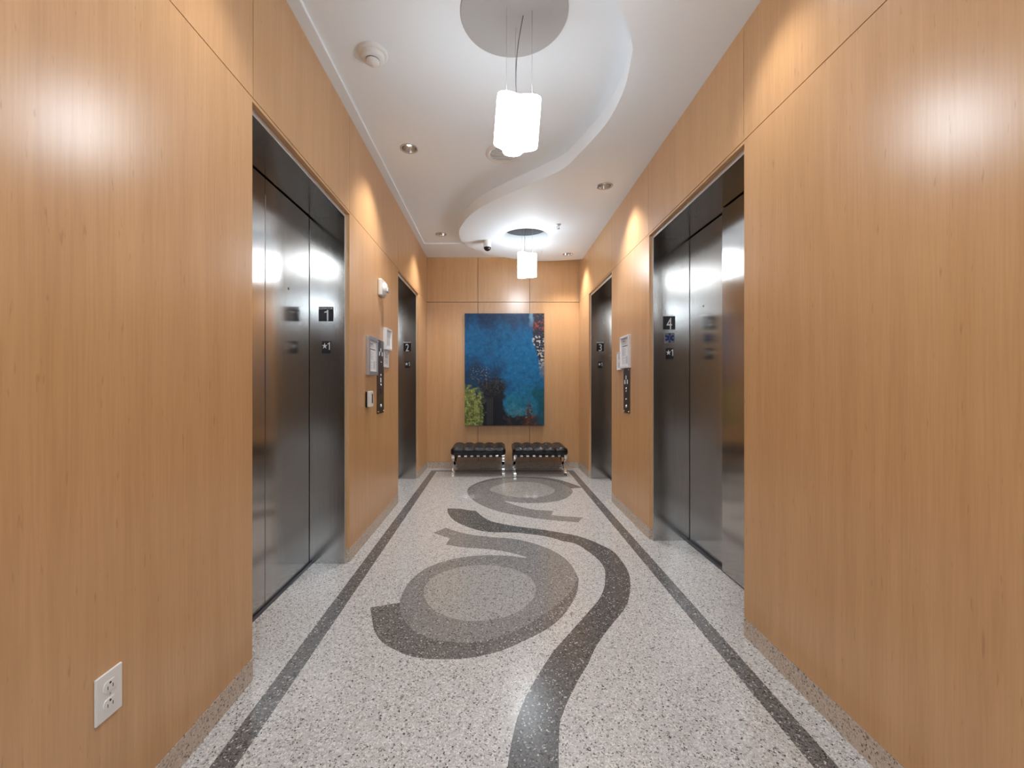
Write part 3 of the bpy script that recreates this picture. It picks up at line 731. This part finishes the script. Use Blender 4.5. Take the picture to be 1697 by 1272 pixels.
# ------------------------------------------------------------------ PENDANTS
def pendant(cx, cy, z_top, h, z_can, tilt, rot, can_mat, label, slack, canopy_r, scale=1.0):
    t = thing('pendant_lamp', (cx, cy, z_can), label, 'pendant lamp', 'white glass pendant lamps')
    bm = bmesh.new(); add_lathe(bm, [(canopy_r, 0.0), (canopy_r, -0.004), (canopy_r-0.004, -0.006), (0.0001, -0.006)], (cx, cy, z_can), 'z', 72); obj('canopy', bm, can_mat, t)
    # wavy closed glass ribbon with an open top and bottom
    N, K = 96, 10
    prof = []
    for k in range(N):
        a = 2*PI*k/N
        r = (0.088 + 0.026*math.cos(3*(a-PI/2)) + 0.004*math.cos(2*a+0.5))*scale
        prof.append((r*math.cos(a+rot), 0.66*r*math.sin(a+rot)))
    R = Matrix.Rotation(tilt, 4, 'Y')
    bm = bmesh.new()
    def ring(f, z): return [bm.verts.new(Vector((cx, cy, z_top-h)) + R @ Vector((p[0]*f, p[1]*f, z))) for p in prof]
    outs = [ring(0.985 if j in (0, K) else 1.0, h*j/K) for j in range(K+1)]
    ins = [ring(0.93, h*j/K) for j in range(K+1)]
    for rs, fl in ((outs, 0), (ins, 1)):
        for A, B in zip(rs, rs[1:]):
            for k in range(N):
                q = (A[k], A[(k+1) % N], B[(k+1) % N], B[k]); f = bm.faces.new(q if not fl else q[::-1]); f.smooth = True
    for A, B in ((ins[0], outs[0]), (outs[-1], ins[-1])):
        for k in range(N): bm.faces.new((A[k], A[(k+1) % N], B[(k+1) % N], B[k]))
    # opal diffuser disc a little inside the bottom and top
    for z in (h*0.06,):
        lid = ring(0.93, z); bm.faces.new(lid)
    obj('shade', bm, M['shade'], t)
    bm = bmesh.new(); bm.faces.new(ring(0.925, h*0.93)); bm.faces.new(ring(0.925, h*0.90)[::-1])  # unseen cap added to cut the upward light of the shade
    a, b = [bm.verts[:][k*N:(k+1)*N] for k in (0, 1)]
    for k in range(N): bm.faces.new((a[k], a[(k+1) % N], b[(k+1) % N], b[k]))
    obj('added_top_cap', bm, M['plastic'], t)
    tops = []
    for k, a in enumerate((PI/2+rot, PI/2+2*PI/3+rot, PI/2+4*PI/3+rot)):
        rr = 0.072*scale
        p = Vector((cx, cy, z_top-h)) + R @ Vector((rr*math.cos(a), rr*math.sin(a), h*0.985))
        bm = bmesh.new(); add_tube(bm, [p, (p.x, p.y, z_can-0.005)], 0.0011, 6); obj('wire', bm, M['wire'], t)
    bm = bmesh.new()
    p0 = Vector((cx, cy, z_top-h)) + R @ Vector((-0.005, 0, h*0.9)); L = z_can-0.005-p0.z
    pts = []
    for k in range(15):
        u = k/14
        pts.append((p0.x+slack*(u*1.0 - 0.5*math.sin(PI*u)), p0.y, p0.z+L*u))
    add_tube(bm, pts, 0.0021, 8); obj('cord', bm, M['cord'], t)
    return t
pendant(PEND_N[0]-0.018, PEND_N[1], 2.388, 0.225, Z_UP, math.radians(4.5), 0.12, M['canopy_light'], 'nearer white glass pendant lamp hanging slightly crooked from a round canopy', 0.030, R_HOLE, 0.93)
pendant(PEND_F[0], PEND_F[1], 2.487, 0.245, Z_UP, 0.0, 0.5, M['canopy_dark'], 'farther white glass pendant lamp hanging through the round ceiling opening', 0.003, R_HOLE-0.002, 1.04)

t = thing('added_ceiling_lamp', (-0.08, -0.20, Z_SOF), 'unseen round flush ceiling lamp added above the place where the camera stands', 'added ceiling light')  # unseen lamp, added to brighten the walls close to the camera
bm = bmesh.new(); add_lathe(bm, [(0.33, 0.0), (0.33, -0.020), (0.315, -0.026), (0.305, -0.020), (0.305, 0.0)], (-0.08, -0.20, Z_SOF), 'z', 64); obj('rim', bm, M['plastic'], t)
bm = bmesh.new(); add_lathe(bm, [(0.300, -0.016), (0.295, -0.085), (0.25, -0.125), (0.14, -0.145), (0.0001, -0.150)], (-0.08, -0.20, Z_SOF), 'z', 64); obj('diffuser', bm, M['added_flush_lamp'], t)
# ------------------------------------------------------------------ PAINTING
def painting():
    x0, x1, z0, z1, yf = -0.407, 0.626, 0.562, 2.016, YB-0.045
    t = thing('painting', ((x0+x1)/2, YB, z0), 'large abstract canvas in deep blue with lime, black and rust patches on the end wall', 'painting')
    nx, nz = 200, 280
    def N3(u, v, s, o=0): return noise.noise(Vector((u*s, v*s*1.4, o)))
    def fb(u, v, s, o=0): return N3(u, v, s, o) + 0.5*N3(u, v, s*2.1, o+7) + 0.25*N3(u, v, s*4.3, o+13)
    def sm(a, b, x): x = max(0, min(1, (x-a)/(b-a))); return x*x*(3-2*x)
    def mixc(a, b, k): return tuple(p+(q-p)*k for p, q in zip(a, b))
    def lin(r, g, b): return tuple((c/255/12.92 if c/255 <= 0.04045 else ((c/255+0.055)/1.055)**2.4) for c in (r, g, b))
    blueT, blueM, blueC, teal, navy = lin(30,62,104), lin(24,104,158), lin(30,116,170), lin(38,128,150), lin(26,48,76)
    lime, olive, blk, grey, rust, white, brown, pale = lin(140,150,82), lin(82,96,50), lin(20,19,24), lin(92,88,84), lin(150,66,50), lin(205,205,200), lin(70,44,36), lin(120,160,190)
    def colour(u, v):       # v from the top
        n = fb(u, v, 5); m = fb(u, v, 17, 3); q = fb(u, v, 42, 5)
        c = mixc(blueT, blueM, sm(0.0, 0.2, v+0.10*n))
        c = mixc(c, blueC, sm(0.35, 0.6, u+0.12*n)*0.8*sm(0.1, 0.3, v))
        c = mixc(c, teal, sm(0.58, 0.86, v+0.10*n)*sm(0.40, 0.55, u)*0.75)
        c = mixc(c, lin(96,146,160), 0.45*sm(0.80, 0.90, v+0.05*m)*sm(0.5, 0.58, u)*sm(0.76, 0.70, u))
        c = mixc(c, lin(22,84,100), sm(0.84, 0.92, u+0.06*n)*sm(0.55, 0.75, v)*0.8)
        c = tuple(x*(0.80+0.26*m+0.16*q) for x in c)
        # dusk patch at mid left
        k = sm(0.36, 0.52, v+0.14*n)*sm(0.58, 0.36, u+0.14*n)
        c = mixc(c, navy, 0.85*k)
        # lime field lower left
        k = sm(0.62, 0.72, v+0.12*m+0.4*(0.10-u)*0.3)*sm(0.27, 0.20, u+0.05*m)
        c = mixc(c, mixc(olive, lime, sm(-0.5, 0.6, m+0.8*q)), k)
        if k > 0.5 and q > 0.45: c = mixc(c, lin(200,205,140), 0.5)
        # grey-black tower
        e = 0.05*m
        topv = 0.555+0.10*sm(0.34, 0.18, u)*0.3 + 0.06*abs(u-0.38)
        k = sm(topv-0.01, topv+0.06, v+e)*sm(0.205-0.06*sm(0.75, 0.6, v), 0.255-0.06*sm(0.75, 0.6, v), u+e)*sm(0.525, 0.475, u+e)
        d = mixc(blk, grey, max(0, min(1, 0.25+0.9*q))*sm(0.78, 0.62, v)*0.75)
        c = mixc(c, d, 0.94*k)
        if 0.27 < u < 0.36 and v > 0.73: c = mixc(c, grey, 0.42*(0.5+0.5*math.sin(u*330))*sm(0.73, 0.78, v))
        # pale scratches over the shoulder
        k = sm(0.46, 0.50, v)*sm(0.62, 0.56, v)*sm(0.05, 0.09, u)*sm(0.36, 0.27, u)
        if q > 0.42: c = mixc(c, lin(150,145,140), 0.75*k)
        # dark ground
        k = sm(0.895, 0.93, v+0.03*m+0.05*sm(0.56, 0.48, u))*sm(0.46, 0.5, u)*sm(0.98, 0.74, u)
        c = mixc(c, mixc(blk, brown, sm(0.0, 0.5, m)*0.7), 0.95*k)
        # small stack right of centre
        k = sm(0.76, 0.88, v+0.06*m)*sm(0.755, 0.79, u+0.02*q)*sm(0.87, 0.82, u+0.03*q)
        c = mixc(c, mixc(brown, lin(170,150,120), sm(0.1, 0.6, q)), 0.85*k)
        k = sm(0.90, 0.94, v+0.03*m)*sm(0.70, 0.76, u)
        c = mixc(c, mixc(brown, rust, sm(0.2, 0.7, m)), 0.7*k*sm(1.0, 0.86, u))
        # mottled right edge
        edge = 0.855 + 0.09*sm(0.18, 0.50, v)
        k = sm(edge-0.012, edge+0.012, u+0.018*m)*sm(0.58, 0.42, v)
        mott = mixc(lin(44,40,52), grey, sm(0.0, 0.8, q+0.4*m))
        mott = mixc(mott, rust, sm(0.06, 0.09, v)*sm(0.16, 0.13, v)*sm(-0.1, 0.3, m+0.5*q))
        if v > 0.2 and q+0.5*m > 0.20: mott = mixc(mott, white, 0.85)
        c = mixc(c, mott, 0.95*k)
        k = sm(0.80, 0.83, u+0.012*m)*sm(edge+0.02, edge-0.01, u+0.012*m)*sm(0.16, 0.03, v)
        c = mixc(c, pale, 0.75*k)
        k = sm(0.93, 0.97, u+0.02*m)*sm(0.40, 0.46, v)*sm(0.60, 0.52, v)
        c = mixc(c, lin(120,130,140), 0.6*k)
        return tuple(max(0.0, min(1.0, x)) for x in c)
    bm = bmesh.new(); cl = bm.loops.layers.float_color.new('paint')
    grid = []
    cols = []
    for j in range(nz+1):
        row = []; cr = []
        for i in range(nx+1):
            u, v = i/nx, j/nz
            row.append(bm.verts.new((x0+(x1-x0)*u, yf-0.0012*max(0, fb(u, v, 42, 5)), z1-(z1-z0)*v))); cr.append(colour(u, v))
        grid.append(row); cols.append(cr)
    for j in range(nz):
        for i in range(nx):
            f = bm.faces.new((grid[j][i], grid[j+1][i], grid[j+1][i+1], grid[j][i+1])); f.smooth = True
            for lp, (a, b) in zip(f.loops, ((j, i), (j+1, i), (j+1, i+1), (j, i+1))): lp[cl] = (*cols[a][b], 1)
    m, nt, b = new_mat('oil_paint')
    at = nt.nodes.new('ShaderNodeVertexColor'); at.layer_name = 'paint'
    nt.links.new(at.outputs[0], b.inputs['Base Color']); b.inputs['Roughness'].default_value = 0.40; b.inputs['Specular IOR Level'].default_value = 0.3
    obj('painted_face', bm, m, t, recalc=False)
    bm = bmesh.new(); add_box(bm, x0, x1, yf+0.0004, YB-0.0005, z0, z1)
    obj('stretcher', bm, plain('canvas_edge', (0.03, 0.03, 0.04), 0.7), t)
painting()

# ------------------------------------------------------------------ STOOLS
def stool(cx, yf, label):
    w, dep, zb, zt = 0.645, 0.50, 0.255, 0.338
    t = thing('leather_stool', (cx, yf+dep/2, 0), label, 'stool', 'black leather stools')
    cy = yf+dep/2
    # biscuit-tufted cushion: a rounded box whose surface swells between the seams
    hx, hy, hz = w/2, dep/2, (zt-zb)/2; rad = 0.030; n, m = 5, 4
    bm = bmesh.new()
    bmesh.ops.create_cube(bm, size=2)
    bmesh.ops.subdivide_edges(bm, edges=bm.edges[:], cuts=39, use_grid_fill=True)
    for v in bm.verts:
        p = Vector((v.co.x*hx, v.co.y*hy, v.co.z*hz))
        q = Vector((max(-hx+rad, min(hx-rad, p.x)), max(-hy+rad, min(hy-rad, p.y)), max(-hz+rad, min(hz-rad, p.z))))
        dlt = p-q; nrm = dlt.normalized() if dlt.length > 1e-6 else Vector((0, 0, 1 if v.co.z > 0 else -1))
        u, vv_ = (v.co.x+1)/2, (v.co.y+1)/2
        su, sv = abs(math.sin(PI*u*n)), abs(math.sin(PI*vv_*m))
        if v.co.z > 0.99: pf = 0.026*((su*sv)**0.45) - 0.014
        elif abs(v.co.y) > 0.99: pf = 0.007*(su**0.5) - 0.002
        elif abs(v.co.x) > 0.99: pf = 0.007*(sv**0.5) - 0.002
        else: pf = 0
        top = max(0, nrm.z)
        if v.co.z > 0.99: pf = pf*max(top, 0.35)
        pp = q + nrm*rad + nrm*pf
        v.co = Vector((cx, cy, (zb+zt)/2)) + pp
    for f in bm.faces: f.smooth = True
    cu = obj('cushion', bm, M['leather'], t)
    for i in range(1, n):
        for j in range(1, m):
            bx, by = cx-hx+2*hx*i/n, cy-hy+2*hy*j/m
            bm = bmesh.new(); add_lathe(bm, [(0.0095, -0.012), (0.0095, -0.004), (0.006, 0.0), (0.0001, 0.001)], (bx, by, zt-0.008), 'z', 14); obj('button', bm, M['leather'], cu)
    # steel side frames: two crossing curved bars on each side
    for sx in (-1, 1):
        xx = cx+sx*(w/2-0.022)
        for k, sy in enumerate((-1, 1)):
            pts = []
            for q in range(25):
                u = q/24
                yy = cy+sy*(0.235-0.47*u + 0.055*math.sin(2*PI*u)*0.9)
                pts.append((xx + (0.0 if k == 0 else -0.0), yy, 0.006+0.236*u))
            bm = bmesh.new(); add_bar(bm, pts, 0.030 if k == 0 else 0.0296, 0.013)
            obj('leg', bm, M['chrome'], t)
            bm = bmesh.new(); add_box(bm, xx-0.016, xx+0.016, cy+sy*0.235-0.020, cy+sy*0.235+0.020, 0.0, 0.010, 0.002); obj('foot', bm, M['chrome'], t)
    for sy in (-1, 1):
        bm = bmesh.new(); add_box(bm, cx-w/2+0.006, cx+w/2-0.006, cy+sy*0.232-0.007, cy+sy*0.232+0.007, 0.236, 0.254, 0.002); obj('rail', bm, M['chrome'], t)
    for k in range(8):
        xx = cx-w/2+0.062+(w-0.124)*k/7
        bm = bmesh.new(); add_box(bm, xx-0.021, xx+0.021, cy-0.2425, cy+0.2425, 0.232, 0.256, 0.003); obj('strap', bm, M['strap'], t)
    return t
st = stool(-0.212, 4.925, 'left of the two black tufted leather stools under the painting')
dup(st, (0.527, 4.925+0.25, 0), 'right of the two black tufted leather stools under the painting')

# ------------------------------------------------------------------ CAMERA, WORLD, VIEW
cam = bpy.data.cameras.new('camera'); co = bpy.data.objects.new('camera', cam); C.objects.link(co)
co.location = (0, 0, EYE); co.rotation_euler = (PI/2, 0, 0)
cam.sensor_fit = 'HORIZONTAL'; cam.sensor_width = 36; cam.lens = F/1697*36
cam.shift_x = (848.5-822)/1697; cam.shift_y = 0.0; cam.clip_start = 0.02
bpy.context.scene.camera = co
w = bpy.data.worlds.new('world'); bpy.context.scene.world = w; w.use_nodes = True
w.node_tree.nodes['Background'].inputs[0].default_value = (0.5, 0.5, 0.5, 1); w.node_tree.nodes['Background'].inputs[1].default_value = 0.2
vs = bpy.context.scene.view_settings
vs.view_transform = 'Standard'; vs.look = 'None'; vs.gamma = 1; vs.use_curve_mapping = False; vs.exposure = 1.28
